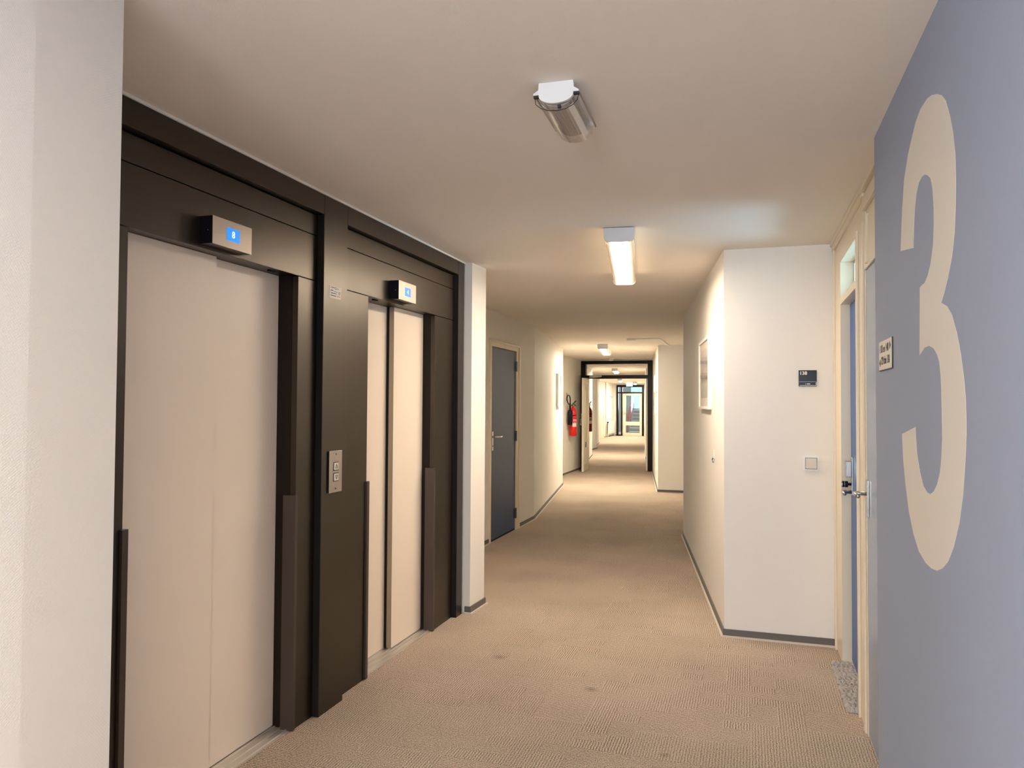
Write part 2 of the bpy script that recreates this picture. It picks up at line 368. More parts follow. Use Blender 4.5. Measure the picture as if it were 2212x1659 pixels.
link('knob_ring', bm, 'chrome', lf)
bm = bmesh.new(); tube(bm, [(.552, 4.66, 1.01), (.515, 4.66, 1.01), (.505, 4.64, 1.01), (.505, 4.56, 1.01)], .010, 12)
link('lever', bm, 'chrome', lf, smooth=True)
link('transom_pane', B((.60, .606, 4.02, 4.77, 2.135, 2.345)), 'blueglass', dr)
link('transom_bead', B((.585, .60, 4.02, 4.77, 2.135, 2.147), (.585, .60, 4.02, 4.77, 2.333, 2.345), (.585, .60, 4.755, 4.77, 2.147, 2.333), (.585, .60, 4.02, 4.035, 2.147, 2.333)), 'white', dr)

dr = root('door_2', (F, 3.4, 0), None, None, kind='structure')
bm = B((F+.004, .70, 2.95, 3.77, 2.125, H), (F, .70, 2.86, 3.08, 0, 2.125))
box(bm, F-.006, F+.004, 2.95, 3.77, 2.125, 2.35); box(bm, F-.016, F+.004, 3.64, 3.68, 2.14, 2.36)
box(bm, F-.014, F+.004, 2.95, 3.77, 2.40, 2.46); box(bm, F-.024, F+.004, 2.95, 3.77, 2.485, H)
link('frame', bm, 'cream', dr, bevel=.002)
lf = link('leaf', B((F+.002, F+.042, 3.085, 3.765, .012, 2.12)), 'greydoor', dr)
link('handle_plate', B((F-.008, F+.002, 3.705, 3.74, 1.0, 1.165)), 'chrome', lf, bevel=.002)
bm = bmesh.new(); tube(bm, [(F-.008, 3.72, 1.105), (F-.05, 3.72, 1.105), (F-.058, 3.712, 1.105), (F-.058, 3.60, 1.105)], .0095, 14)
link('lever', bm, 'chrome', lf, smooth=True)

mat_ = bmesh.new(); nx, ny = 34, 200; grid = {}
for i in range(nx+1):
    for j in range(ny+1):
        x = .452+i/nx*.118; y = 4.03+j/ny*.735
        e = min(i, nx-i, j, ny-j)
        wob = (.006*math.sin(j*.21)+.004*math.sin(j*.57)+(random.random()-.5)*.004)*max(0, 1-i/6)
        z = .003 if e == 0 else .014+.010*random.random()+.006*math.sin(i*.9+2*math.sin(j*.23))*math.sin(j*.41)
        grid[i, j] = mat_.verts.new((x+wob+(random.random()-.5)*.003, y+(random.random()-.5)*.003 if 0 < j < ny else y, z))
for i in range(nx):
    for j in range(ny): mat_.faces.new((grid[i, j], grid[i+1, j], grid[i+1, j+1], grid[i, j+1]))
lowv = [mat_.verts.new((x, y, 0.0005)) for x, y in ((.455, 4.03), (.57, 4.03), (.57, 4.765), (.455, 4.765))]; mat_.faces.new(lowv[::-1])
tag(link('door_mat', mat_, 'shag', smooth=True), 'fluffy grey shag mat lying in the recess at the foot of the dark blue door', 'doormat')

# numeral 3 painted on the blue wall
N3 = [(2.607,1.989),(2.595,2.044),(2.576,2.113),(2.543,2.196),(2.48,2.254),(2.422,2.287),(2.367,2.313),(2.308,2.326),(2.223,2.323),(2.17,2.311),(2.115,2.292),(2.068,2.27),(2.028,2.242),(1.989,2.189),(1.964,2.143),(1.945,2.082),(1.942,2.022),(1.946,1.968),(1.959,1.903),(1.984,1.853),(2.022,1.809),(2.061,1.777),(2.091,1.758),(2.034,1.742),(1.989,1.716),(1.948,1.67),(1.916,1.619),(1.893,1.569),(1.88,1.517),(1.876,1.47),(1.877,1.439),(1.888,1.379),(1.91,1.302),(1.941,1.237),(1.993,1.172),(2.047,1.127),(2.103,1.099),(2.162,1.081),(2.225,1.074),(2.291,1.075),(2.376,1.09),(2.451,1.129),(2.513,1.186),(2.561,1.263),(2.594,1.336),(2.608,1.413),(2.406,1.441),(2.401,1.407),(2.388,1.363),(2.351,1.315),(2.31,1.281),(2.264,1.269),(2.23,1.268),(2.191,1.279),(2.154,1.3),(2.121,1.335),(2.106,1.369),(2.095,1.42),(2.097,1.476),(2.1,1.543),(2.105,1.578),(2.118,1.612),(2.141,1.633),(2.178,1.651),(2.228,1.661),(2.28,1.66),(2.318,1.65),(2.345,1.643),(2.334,1.832),(2.311,1.835),(2.273,1.836),(2.238,1.849),(2.203,1.874),(2.172,1.92),(2.162,1.968),(2.162,2.014),(2.173,2.068),(2.194,2.1),(2.231,2.119),(2.261,2.129),(2.298,2.133),(2.336,2.127),(2.368,2.105),(2.39,2.072),(2.405,2.024),(2.416,1.96)]
from mathutils.geometry import tessellate_polygon
def flat_shape(pts3, d):
    """concave outline, extruded by d, caps tessellated properly"""
    bm = bmesh.new(); P_a = [Vector(p) for p in pts3]; d = Vector(d); n = len(P_a)
    a = [bm.verts.new(p) for p in P_a]; b = [bm.verts.new(p+d) for p in P_a]
    for t_ in tessellate_polygon([P_a]):
        bm.faces.new([a[i] for i in t_]); bm.faces.new([b[i] for i in t_[::-1]])
    for i in range(n): bm.faces.new((a[i], a[(i+1) % n], b[(i+1) % n], b[i]))
    return bm
bm = flat_shape([(.4547, y, z) for y, z in N3], (.0010, 0, 0))
tag(link('wall_numeral', bm, 'num'), 'giant cream painted numeral 3 filling the blue-grey wall', 'number')

# direction sign on the blue wall
def plate_sign():
    t = root('direction_sign', (.455, 2.88, 1.68), 'small white sign with room numbers on the blue-grey wall left of the giant 3', 'sign')
    link('sign_plate', B((.4505, .455, 2.753, 3.005, 1.629, 1.731)), 'paper', t, bevel=.001)
    link('sign_edge', B((.4512, .4552, 2.748, 2.753, 1.627, 1.7315), (.4512, .4552, 2.753, 3.005, 1.6262, 1.6290)), 'ink', t)
    mt = lambda y, z: frame_of((.4503, y, z), (0, -1, 0), (0, 0, 1))
    text_mesh('lettering', '118 en 140', .040, mt(2.895, 1.702)@Matrix.Scale(.98, 4, (1, 0, 0)), 'ink', t)
    text_mesh('lettering', '129 t/m 138', .040, mt(2.875, 1.660)@Matrix.Scale(.88, 4, (1, 0, 0)), 'ink', t)
    bm = bmesh.new()
    extrude_poly(bm, [(.4499, 2.785, 1.706+.014), (.4499, 2.765, 1.706), (.4499, 2.785, 1.706-.014), (.4499, 2.792, 1.706)], (.0006, 0, 0))
    link('arrow', bm, 'ink', t)
    bm = bmesh.new(); extrude_poly(bm, [(.4499, 2.975, 1.655+.014), (.4499, 2.995, 1.655), (.4499, 2.975, 1.655-.014), (.4499, 2.968, 1.655)], (.0006, 0, 0))
    link('arrow', bm, 'ink', t)
plate_sign()

# room sign and switch on the white wall
YW = 5.095
t = root('room_sign', (.351, YW, 1.67), 'black room plate numbered 138 on the white wall beside the door', 'sign')
link('sign_plate', B((.298, .405, YW-.008, YW, 1.623, 1.725)), 'blackplastic', t, bevel=.001)
text_mesh('room_number', '138', .030, frame_of((.3255, YW-.0085, 1.7055), (1, 0, 0), (0, 0, 1)), 'paper', t, bold=.0006)
link('divider', B((.299, .404, YW-.010, YW-.008, 1.650, 1.654)), 'hinge', t)
link('name_slot', B((.399, .402, YW-.011, YW-.008, 1.627, 1.648), (.304, .399, YW-.010, YW-.008, 1.627, 1.6295)), 'steel', t)
link('name_print', B((.3375, .3410, YW-.0086, YW-.008, 1.636, 1.640), (.346, .366, YW-.0086, YW-.008, 1.636, 1.6405)), 'steel', t)
t = root('light_switch', (.37, YW, 1.136), 'square cream rocker light switch on the white wall below the 138 plate', 'light switch')
link('surround', B((.3235, .4155, YW-.012, YW, 1.090, 1.182)), 'white', t, bevel=.003)
link('rocker_recess', B((.334, .405, YW-.0125, YW-.012, 1.100, 1.172)), 'hinge', t)
link('rocker', B((.337, .402, YW-.019, YW-.0125, 1.103, 1.169)), 'rocker', t, bevel=.003)

# ------------------------------------------------------------------ lifts
XF = -1.965
t = root('lift_surround', (XF, 3.28, 0), 'dark bronze metal pillar and ceiling band framing both lifts', 'lift surround')
for q_ in ((XF-.06, XF, 1.4475, 3.167, 2.416, H-.010), (XF-.06, XF, 3.393, 4.927, 2.416, H-.010)): link('ceiling_band', B(q_), 'bronze', t, bevel=.001)
link('pillar', B((XF-.06, XF, 3.17, 3.39, 0, H-.010)), 'bronze', t, bevel=.001)
link('edge_trim', B((XF-.06, XF, 4.93, 5.035, 0, H-.010)), 'bronze', t, bevel=.001)

def lift(name, y0, y1, ya, yb, split, near_left, label):
    """y0..y1 cladding, ya..yb opening"""
    t = root(name, (-2.0, (ya+yb)/2, 0), label, 'lift')
    xf = -2.0
    link('upper_panel', B((xf-.03, xf, y0, y1, 2.312, 2.410)), 'bronze', t, bevel=.001)
    link('header_panel', B((xf-.03, xf, y0, y1, 2.092, 2.3085)), 'bronze', t, bevel=.0015)
    link('soffit', B((xf-.20, xf-.031, ya, yb, 2.096, 2.12)), 'bronze', t)
    link('side_panel', B((xf-.03, xf, y0, ya, 0, 2.0885)), 'bronze', t, bevel=.001)
    link('side_panel', B((xf-.03, xf, yb, y1, 0, 2.0885)), 'bronze', t, bevel=.001)
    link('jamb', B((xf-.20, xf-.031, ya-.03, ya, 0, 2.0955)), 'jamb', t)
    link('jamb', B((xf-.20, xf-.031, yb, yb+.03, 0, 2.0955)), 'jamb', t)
    link('shade_strip', B((xf+.0005, xf+.034, y1+(.0015 if near_left else -.038), y1+(.0045 if near_left else -.0355), 0, 2.412)), 'black', t)  # added black strip standing in for shade on the pillar and trim sides
    near, far_ = (-2.085, -2.120) if not near_left else (-2.072, -2.105)
    if near_left:
        d1 = link('door_panel', B((near-.025, near, ya+.001, split, .010, 2.0945)), 'liftdoor', t)
        d2 = link('door_panel', B((far_-.025, far_, split-.03, yb-.002, .010, 2.0945)), 'liftdoor', t)
    else:
        d1 = link('door_panel', B((far_-.030, far_-.012, ya+.001, split+.03, .010, 2.0945)), 'liftdoor', t)
        d2 = link('door_panel', B((near-.030, near, split, yb-.002, .010, 2.0945)), 'liftdoor', t)
        e = link('edge_strip', B((near-.030, near+.0005, split-.004, split, .010, 2.0945)), 'dooredge', d2)
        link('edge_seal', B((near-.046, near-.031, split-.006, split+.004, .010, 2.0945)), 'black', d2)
    sill = B((xf-.18, xf-.01, ya+.001, yb-.001, 0.0, .004))
    for k in range(4): box(sill, xf-.020-.036*k-.008, xf-.020-.036*k, ya+.001, yb-.001, .004, .009)
    link('sill', sill, 'sill', t)
    for a, b in ((ya-.012, ya+.014), (yb-.018, yb+.001)):
        link('corner_guard', B((xf-.055, xf+.012, a, b, .004, 1.073)), 'bronze_trim', t, bevel=.001)
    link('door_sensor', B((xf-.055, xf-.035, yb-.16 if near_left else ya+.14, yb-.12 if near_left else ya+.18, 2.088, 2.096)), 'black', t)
    return t
lift('elevator', 1.90, 3.165, 2.006, 3.008, 2.535, True, 'nearer lift with closed cream sliding doors, its indicator reading 8')
lift('elevator', 3.392, 4.965, 3.680, 4.597, 4.165, False, 'farther lift with closed cream sliding doors, its indicator reading 4')

def indicator(y0, z0, z1, digit, label):
    w_ = .234; xa, xb = -2.0, -1.94
    t = root('floor_indicator', (xa, y0+w_/2, z0), label, 'lift indicator', None)
    link('casing', B((xa, xb-.002, y0+.001, y0+w_-.001, z0+.001, z1-.001)), 'blackplastic', t)
    link('face_plate', B((xb-.0025, xb, y0, y0+w_, z0, z1)), 'steel', t, bevel=.001)
    sc = link('screen', B((xb-.001, xb+.0008, y0+.080, y0+.158, z0+.029, z0+.080)), 'screen', t)
    text_mesh('floor_digit', digit, .037, frame_of((xb+.001, y0+.119, z0+.0545), (0, 1, 0), (0, 0, 1)), 'digit', t)
    bm = bmesh.new(); tube(bm, [(xb-.022, y0+.002, z0+.052), (xb-.022, y0-.001, z0+.052)], .0022, 10)
    link('screw', bm, 'steel', t)
indicator(2.349, 2.104, 2.212, '8', 'brushed steel lift indicator with a blue screen reading 8 above the nearer lift')
indicator(3.933, 2.107, 2.218, '4', 'brushed steel lift indicator with a blue screen reading 4 above the farther lift')

t = root('call_panel', (XF, 3.28, 1.15), 'steel lift call plate with up and down buttons on the dark pillar', 'call panel')
ya, yb, za, zb = 3.225, 3.343, 1.059, 1.264
link('back_box', B((XF, XF+.006, ya-.001, yb-.002, za+.001, zb-.001)), 'black', t)
link('face_plate', B((XF+.006, XF+.010, ya, yb, za, zb)), 'steel', t, bevel=.001)
for z, s in ((1.187, 1), (1.134, -1)):
    bt = link('call_button', B((XF+.010, XF+.014, 3.264, 3.304, z-.018, z+.018)), 'offwhite', t, bevel=.002)
    link('button_rim', B((XF+.0095, XF+.0112, 3.261, 3.307, z-.021, z+.021)), 'black', bt)
    bm = bmesh.new(); c = [(XF+.0146, 3.284-.010, z-.009*s), (XF+.0146, 3.284+.010, z-.009*s), (XF+.0146, 3.284, z+.010*s)]
    for k in range(3): tube(bm, [c[k], c[(k+1) % 3]], .0011, 6)
    link('arrow', bm, 'ink', bt)
for z in (1.247, 1.077):
    bm = bmesh.new(); tube(bm, [(XF+.009, 3.284, z), (XF+.0125, 3.284, z)], .0035, 12); link('screw', bm, 'hinge', t)

t = root('notice_sticker', (XF, 3.275, 2.05), 'small white notice sticker high on the dark pillar between the lifts', 'sticker')
ya, yb, za, zb = 3.220, 3.330, 2.018, 2.081
link('paper', B((XF, XF+.001, ya, yb, za, zb)), 'paper', t)
bm = bmesh.new(); x0, x1 = XF+.001, XF+.0014
for (a, b, z, hgt) in ((.014, .048, .052, .003), (.068, .085, .050, .0025), (.012, .035, .037, .004), (.04, .075, .034, .002), (.012, .066, .024, .0032), (.010, .062, .012, .0036)):
    box(bm, x0, x1, ya+a, ya+b, za+z, za+z+hgt)
for a, z, r in ((.057, .052, .006), (.093, .032, .007)):
    pts = [(x0+.0002, ya+a+r*math.cos(k*PI/6), za+z+r*math.sin(k*PI/6)) for k in range(13)]; tube(bm, pts, .0009, 6)
link('print', bm, 'ink', t)
link('red_print', B((x0, x1, ya+.070, ya+.103, za+.0118, za+.0158)), 'redrail', t)

# ------------------------------------------------------------------ slate-blue door on the left
XD = -2.68
dr = root('door_3', (XD, 8.15, 0), None, None, kind='structure')
link('frame', B((XD-.10, XD+.018, 7.630, 7.672, 0, 2.200), (XD-.10, XD+.018, 8.585, 8.71, 0, 2.200), (XD-.10, XD+.018, 7.672, 8.585, 2.130, 2.200),
                (XD+.018, XD+.026, 8.67, 8.71, 0, 2.2), (XD+.018, XD+.026, 7.63, 8.67, 2.18, 2.2)), 'cream', dr, bevel=.002)
lf = link('leaf', B((XD-.04, XD+.004, 7.676, 8.578, .02, 2.126)), 'bluedoor', dr)
link('threshold', B((XD-.10, XD+.0, 7.672, 8.585, 0, .018)), 'black', dr)
for z in (1.95, 1.12, .20):
    bm = B((XD+.004, XD+.008, 8.53, 8.577, z-.055, z+.055)); tube(bm, [(XD+.014, 8.582, z-.06), (XD+.014, 8.582, z+.06)], .011, 10)
    link('hinge', bm, 'hinge', lf)
link('handle_plate', B((XD+.004, XD+.012, 7.712, 7.752, .99, 1.20)), 'chrome', lf, bevel=.003)
bm = bmesh.new(); tube(bm, [(XD+.012, 7.732, 1.14), (XD+.055, 7.732, 1.14), (XD+.062, 7.75, 1.14), (XD+.062, 7.87, 1.136), (XD+.06, 7.90, 1.142)], .010, 12)
link('lever', bm, 'chrome', lf, smooth=True)
bm = bmesh.new(); tube(bm, [(XD+.011, 7.732, 1.04), (XD+.014, 7.732, 1.04)], .008, 12); link('keyhole', bm, 'ink', lf)

# ------------------------------------------------------------------ pictures
def picture(A, Bp, side, s0, s1, z0, z1, d, label, art, group=None, bw=.022):
    F_ = wallframe(A, Bp, side); c = F_ @ Vector(((s0+s1)/2, (z0+z1)/2, 0))
    t = root('picture_frame', c, label, 'picture', group)
    q = F_
    link('frame', B((s0, s0+bw, z0, z1, 0, d), (s1-bw, s1, z0, z1, 0, d), (s0+bw, s1-bw, z0, z0+bw, 0, d), (s0+bw, s1-bw, z1-bw, z1, 0, d), mtx=q), 'white', t, bevel=.001)
    link('backing', B((s0+bw, s1-bw, z0+bw, z1-bw, .001, d-.012), mtx=q), 'mountwhite', t)
    b2 = bw+(s1-s0)*.11; b3 = bw+(z1-z0)*.12
    link('print', B((s0+b2, s1-b2, z0+b3, z1-b3*.9, d-.012, d-.011), mtx=q), art, t)
    link('glazing', B((s0+bw, s1-bw, z0+bw, z1-bw, d-.006, d-.005), mtx=q), 'pglass', t)
    return t
def art_mat(name, stops, vert=True):
    m = mat(name, (.5, .5, .5), rough=.5, var=0); nt = m.node_tree; N = nt.nodes; L = nt.links
    tc = N.new('ShaderNodeTexCoord'); mp = N.new('ShaderNodeSeparateXYZ'); L.new(tc.outputs['Generated'], mp.inputs[0])
    nz = N.new('ShaderNodeTexNoise'); nz.inputs['Scale'].default_value = 7; L.new(tc.outputs['Generated'], nz.inputs['Vector'])
    ad = N.new('ShaderNodeMath'); ad.operation = 'MULTIPLY_ADD'; L.new(nz.outputs['Fac'], ad.inputs[0]); ad.inputs[1].default_value = .25; L.new(mp.outputs[2], ad.inputs[2])
    cr = N.new('ShaderNodeValToRGB'); L.new(ad.outputs[0], cr.inputs[0]); el = cr.color_ramp.elements
    el[0].position, el[0].color = stops[0][0], (*stops[0][1], 1); el[1].position, el[1].color = stops[-1][0], (*stops[-1][1], 1)
    for p, c in stops[1:-1]: e = el.new(p); e.color = (*c, 1)
    L.new(cr.outputs[0], N['Principled BSDF'].inputs['Base Color']); M[name] = m
art_mat('art_shore', [(.10, (.42, .42, .38)), (.42, (.62, .60, .55)), (.50, (.20, .15, .13)), (.56, (.55, .45, .40)), (.75, (.42, .38, .40)), (1.0, (.66, .60, .60))])
art_mat('art_pale', [(.1, (.70, .68, .60)), (.35, (.46, .46, .42)), (.6, (.72, .68, .58)), (.9, (.60, .58, .52))])
art_mat('art_blue', [(.1, (.45, .55, .62)), (.5, (.85, .9, .92)), (.7, (.2, .3, .36)), (.95, (.7, .8, .85))])
picture((-.16, 5.095), (-.724, 8.784), 1, .745, 1.507, 1.468, 2.028, .027, 'white-framed landscape print on the long white wall right of the corridor', 'art_shore')
picture((-2.68, 9.42), (-3.304, 13.55), -1, 2.86, 3.42, 1.452, 2.020, .038, 'white-framed pale print on the left wall before the red fire extinguisher', 'art_pale')
picture((-1.501, 13.04), (-2.08, 17.02), 1, .37, 1.10, 1.735, 2.025, .045, 'upper of two white-framed prints right of the black fire-door frame', 'mountwhite')
picture((-1.501, 13.04), (-2.08, 17.02), 1, .37, 1.05, 1.350, 1.620, .035, 'lower of two white-framed prints right of the black fire-door frame', 'mountwhite')
picture((-6.30, 28.9), (-6.30, 36.2), -1, 6.0, 6.95, 1.71, 1.975, .03, 'small print above the radiator at the far end of the corridor', 'art_blue')

# ------------------------------------------------------------------ ceiling luminaires
def luminaire(cx, cy, ang, label):
    """cx, cy: middle of the near end on the ceiling"""
    t = root('ceiling_lamp', (0, 0, 0), label, 'ceiling lamp', 'lit ceiling lamps along the corridor')
    L_ = 1.60; z1 = H; zb = H-.082
    # end caps with rounded lower corners
    def cap_prof(hw, zt, zlow, r):
        pts = [(-hw, zt), (hw, zt)]
        for k in range(7): a = -k*PI/12; pts.append((hw-r+r*math.cos(a), zlow+r+r*math.sin(a)))
        for k in range(7): a = -PI/2-k*PI/12; pts.append((-hw+r+r*math.cos(a), zlow+r+r*math.sin(a)))
        return pts
    for yy in (0, L_-.02):
        bm = bmesh.new(); extrude_poly(bm, [(x, yy, z) for x, z in cap_prof(.088, z1-.004, zb-.002, .030)], (0, .02, 0)); link('end_cap', bm, 'lampwhite', t, bevel=.001)
    link('mounting_plate', B((-.080, .080, .02, L_-.02, z1-.012, z1)), 'lampwhite', t)
    link('body', B((-.050, .050, .02, L_-.02, z1-.050, z1-.012)), 'lampwhite', t)
    for s in (-1, 1):
        bm = bmesh.new(); extrude_poly(bm, [(s*x, .02, z) for x, z in ((.060, zb+.003), (.072, zb+.005), (.083, zb+.018), (.086, zb+.035), (.086, z1-.010), (.080, z1-.010), (.080, zb+.036), (.077, zb+.022), (.068, zb+.010), (.060, zb+.008))], (0, L_-.04, 0))
        link('side_lens', bm, 'rail', t)
        bm = bmesh.new(); n = 34
        for k in range(n): yy = .035+k*(L_-.07)/n; box(bm, min(s*.050, s*.060), max(s*.050, s*.060), yy, yy+.016, zb+.001, zb+.006)
        link('prism_strip', bm, 'tooth', t)
    bm = bmesh.new(); extrude_poly(bm, [(-.050, .022, zb), (.050, .022, zb), (.053, .022, zb+.030), (-.053, .022, zb+.030)], (0, L_-.044, 0))
    link('diffuser', bm, 'tube', t)
    return t
def place(t, cx, cy, ang):
    t.location = (cx, cy, 0); t.rotation_euler = (0, 0, ang)
def copy_tree(o, parent=None):
    c = o.copy(); COL.objects.link(c)
    if parent: c.parent = parent
    for ch in o.children: copy_tree(ch, c)
    return c
A8 = math.radians(7.9)
lamp0 = luminaire(0, 0, 0, 'nearest lit ceiling lamp, largest, above the corridor mouth')
kids = list(lamp0.children)
spots = [(-2.37, 12.53, 'lit ceiling lamp just before the black fire-door frame'),
         (-3.61, 20.91, 'lit ceiling lamp seen through the glass above the fire door'),
         (-4.88, 29.4, 'small far lit ceiling lamp just below the fire-door head'),
         (-4.87, 33.5, 'farthest ceiling lamp, beside the glowing exit sign before the stair door'),
         (.15, -1.62, 'added ceiling lamp, unseen behind the viewer, lighting the lobby')]  # unseen lamp added to brighten the lobby and lift doors
for x, y, lab in spots:
    c = copy_tree(lamp0); c['label'] = lab; place(c, x, y, A8)
    if True:
        for ch in c.children:
            if ch.name.startswith('diffuser'): ch.data = ch.data.copy(); ch.data.materials[0] = M['tube_far' if y > 5 else 'tube_back']
place(lamp0, -.712, 4.262, A8)

# emergency luminaire with a clear drop lens, switched off
t = root('emergency_light', (-.585, 2.27, H), 'unlit ceiling light with white end plate and clear curved lens, nearest the viewer', 'ceiling light')
Mx = Matrix.Translation((-.582, 2.275, 0)) @ Matrix.Rotation(math.radians(1.5), 4, 'Z')
def P_(pts, y0): return [Mx @ Vector((x, y0, z)) for x, z in pts]
arc = [(.056*math.cos(a), H-.042-.026*math.sin(a)) for a in [PI*k/14 for k in range(15)]]   # from +x to -x, bulging down
prof = [(-.056, H), (.056, H), (.058, H-.022), (.074, H-.032), (.074, H-.037), (.056, H-.037)] + arc + [(-.056, H-.037), (-.074, H-.037), (-.074, H-.032), (-.058, H-.022)]
bm = bmesh.new(); extrude_poly(bm, P_(prof, 0), Mx.to_3x3() @ Vector((0, .012, 0))); link('end_plate', bm, 'white', t, bevel=.0008)
bm = bmesh.new(); extrude_poly(bm, P_(prof, .30), Mx.to_3x3() @ Vector((0, .010, 0))); link('end_plate', bm, 'white', t)
link('housing', B((-.054, .054, .012, .30, H-.030, H), mtx=Mx), 'white', t)
for xa_ in (-.074, .070): link('side_rail', B((xa_, xa_+.004,   .012, .325, H-.037, H-.031), mtx=Mx), 'steel', t)
n = 22; ring = []
for k in range(n+1):
    a = PI*k/n; ring.append((.062*math.cos(a), H-.037-.048*math.sin(a)**.8, .0585*math.cos(a), H-.037-.0465*math.sin(a)**.8))
bm = bmesh.new(); pr = [(a, b) for a, b, c, d in ring] + [(c, d) for a, b, c, d in ring[::-1]]
extrude_poly(bm, P_(pr, .016), Mx.to_3x3() @ Vector((0, .315, 0))); bmesh.ops.triangulate(bm, faces=[f for f in bm.faces if len(f.verts) > 4])
link('lens', bm, 'lens', t)
for a0, a1 in ((.16, .30), (.74, .86)):
    bm = bmesh.new(); pts = []; m_ = 6
    for k in range(m_+1): a = PI*(a0+(a1-a0)*k/m_); pts.append((.057*math.cos(a), H-.037-.0445*math.sin(a)**.8))
    for k in range(m_, -1, -1): a = PI*(a0+(a1-a0)*k/m_); pts.append((.0555*math.cos(a), H-.037-.043*math.sin(a)**.8))
    extrude_poly(bm, P_(pts[:], .03), Mx.to_3x3() @ Vector((0, .28, 0)))
    link('lens_strip', bm, 'white', t)
bm = bmesh.new(); q = 26
pts = []
for k in range(q+1): a = PI*(.12+.76*k/q); rr = .050+(.0015 if k % 2 else 0); pts.append((rr*math.cos(a), H-.036-(.036+(.0015 if k % 2 else 0))*math.sin(a)))
pts += [(x*.9, z+.003) for x, z in pts[::-1]]
extrude_poly(bm, P_(pts, .02), Mx.to_3x3() @ Vector((0, .27, 0))); bmesh.ops.triangulate(bm, faces=[f for f in bm.faces if len(f.verts) > 4])
link('reflector', bm, 'reflector', t)
bm = bmesh.new(); wire = [(-.072, H-.038), (-.068, H-.062), (-.052, H-.076), (-.028, H-.085), (0, H-.088), (.028, H-.085), (.052, H-.074), (.066, H-.060), (.072, H-.038)]
tube(bm, [Mx @ Vector((x, .014, z)) for x, z in wire], .0013, 6); link('retaining_wire', bm, 'ink', t)
for q_ in ((-.074, -.056, .004, .016, H-.044, H-.037), (.056, .074, .004, .016, H-.044, H-.037), (.004, .014, .008, .020, H-.080, H-.072)): link('clip', B(q_, mtx=Mx), 'ink', t)

# ------------------------------------------------------------------ fire doors
YF = 17.1
dr = root('door_4', (-2.9, YF, 0), None, None, kind='structure')
link('frame', B((-3.73, -3.62, YF-.05, YF+.10, 0, 2.505), (-2.195, -2.085, YF-.05, YF+.10, 0, 2.505), (-3.62, -2.195, YF-.05, YF+.10, 2.432, 2.505), (-3.62, -2.195, YF-.05, YF+.10, 2.095, 2.175)), 'blackframe', dr, bevel=.002)
link('transom_pane', B((-3.62, -2.195, YF+.02, YF+.026, 2.175, 2.432)), 'glass', dr)
o = link('wall_lintel', B((-3.73, -2.08, YF-.03, YF+.08, 2.505, H)), 'wall'); o['kind'] = 'structure'
# left leaf, swung towards the viewer
hx, hy = -3.577, YF-.06; ex, ey = -3.546, 16.30
e = Vector((ex-hx, ey-hy, 0)); Lf = e.length; e.normalize(); n_ = Vector((-e.y, e.x, 0))   # n_ points to corridor side
Q = Matrix(((e.x, 0, n_.x, hx), (e.y, 0, n_.y, hy), (0, 1, 0, 0), (0, 0, 0, 1)))
lf = link('leaf', B((0, .14, .01, 2.09, 0, .045), (Lf-.13, Lf, .01, 2.09, 0, .045), (.14, Lf-.13, .01, .62, 0, .045), (.14, Lf-.13, 1.98, 2.09, 0, .045), mtx=Q), 'whiteleaf', dr, bevel=.002)
link('door_panel', B((.14, Lf-.13, .62, 1.98, .014, .030), mtx=Q), 'cream', lf)
link('pane_bead', B((.14, .16, .62, 1.98, .026, .050), (Lf-.15, Lf-.13, .62, 1.98, .026, .050), (.16, Lf-.15, .62, .64, .026, .050), (.16, Lf-.15, 1.96, 1.98, .026, .050), mtx=Q), 'cream', lf)
link('kick_groove', B((.06, Lf-.05, .16, .175, .045, .052), (.06, Lf-.05, .34, .355, .045, .052), (.06, Lf-.05, .52, .535, .045, .052), mtx=Q), 'cream', lf)
link('door_plate', B((Lf-.34, Lf-.22, .54, .66, .045, .055), mtx=Q), 'hinge', lf)
bm = bmesh.new()
for zz in (1.06,): tube(bm, [Q @ Vector((Lf-.06, zz, -.002)), Q @ Vector((Lf-.06, zz, -.05)), Q @ Vector((Lf-.18, zz, -.055))], .010, 10)
link('lever', bm, 'chrome', lf)
link('lock_case', B((Lf-.09, Lf-.03, 1.14, 1.30, -.012, 0), mtx=Q), 'cream', lf)
# right leaf, folded back away from the viewer
hx, hy = -2.200, YF+.06; e = Vector((-.135, 1, 0)).normalized(); n_ = Vector((-e.y, e.x, 0))
Q2 = Matrix(((e.x, 0, n_.x, hx), (e.y, 0, n_.y, hy), (0, 1, 0, 0), (0, 0, 0, 1)))
lr = link('leaf', B((0, .50, .01, 2.09, 0, .045), mtx=Q2), 'whiteleaf', dr, bevel=.002)
for z in (1.98, 1.19, .27): link('hinge', B((-.012, -.001, z-.06, z+.06, -.004, .028), mtx=Q2), 'white', lr)
# closer
bm = B((-3.52, -3.28, YF-.11, YF-.055, 2.125, 2.175)); link('door_closer', bm, 'steel', dr, bevel=.004)
bm = bmesh.new(); tube(bm, [(-3.30, YF-.10, 2.15), (-3.24, YF-.10, 2.15)], .02, 10); tube(bm, [(-3.34, YF-.09, 2.125), (-3.42, YF-.22, 2.108), (-3.57, YF-.42, 2.095)], .006, 8)
link('closer_arm', bm, 'steel', dr)

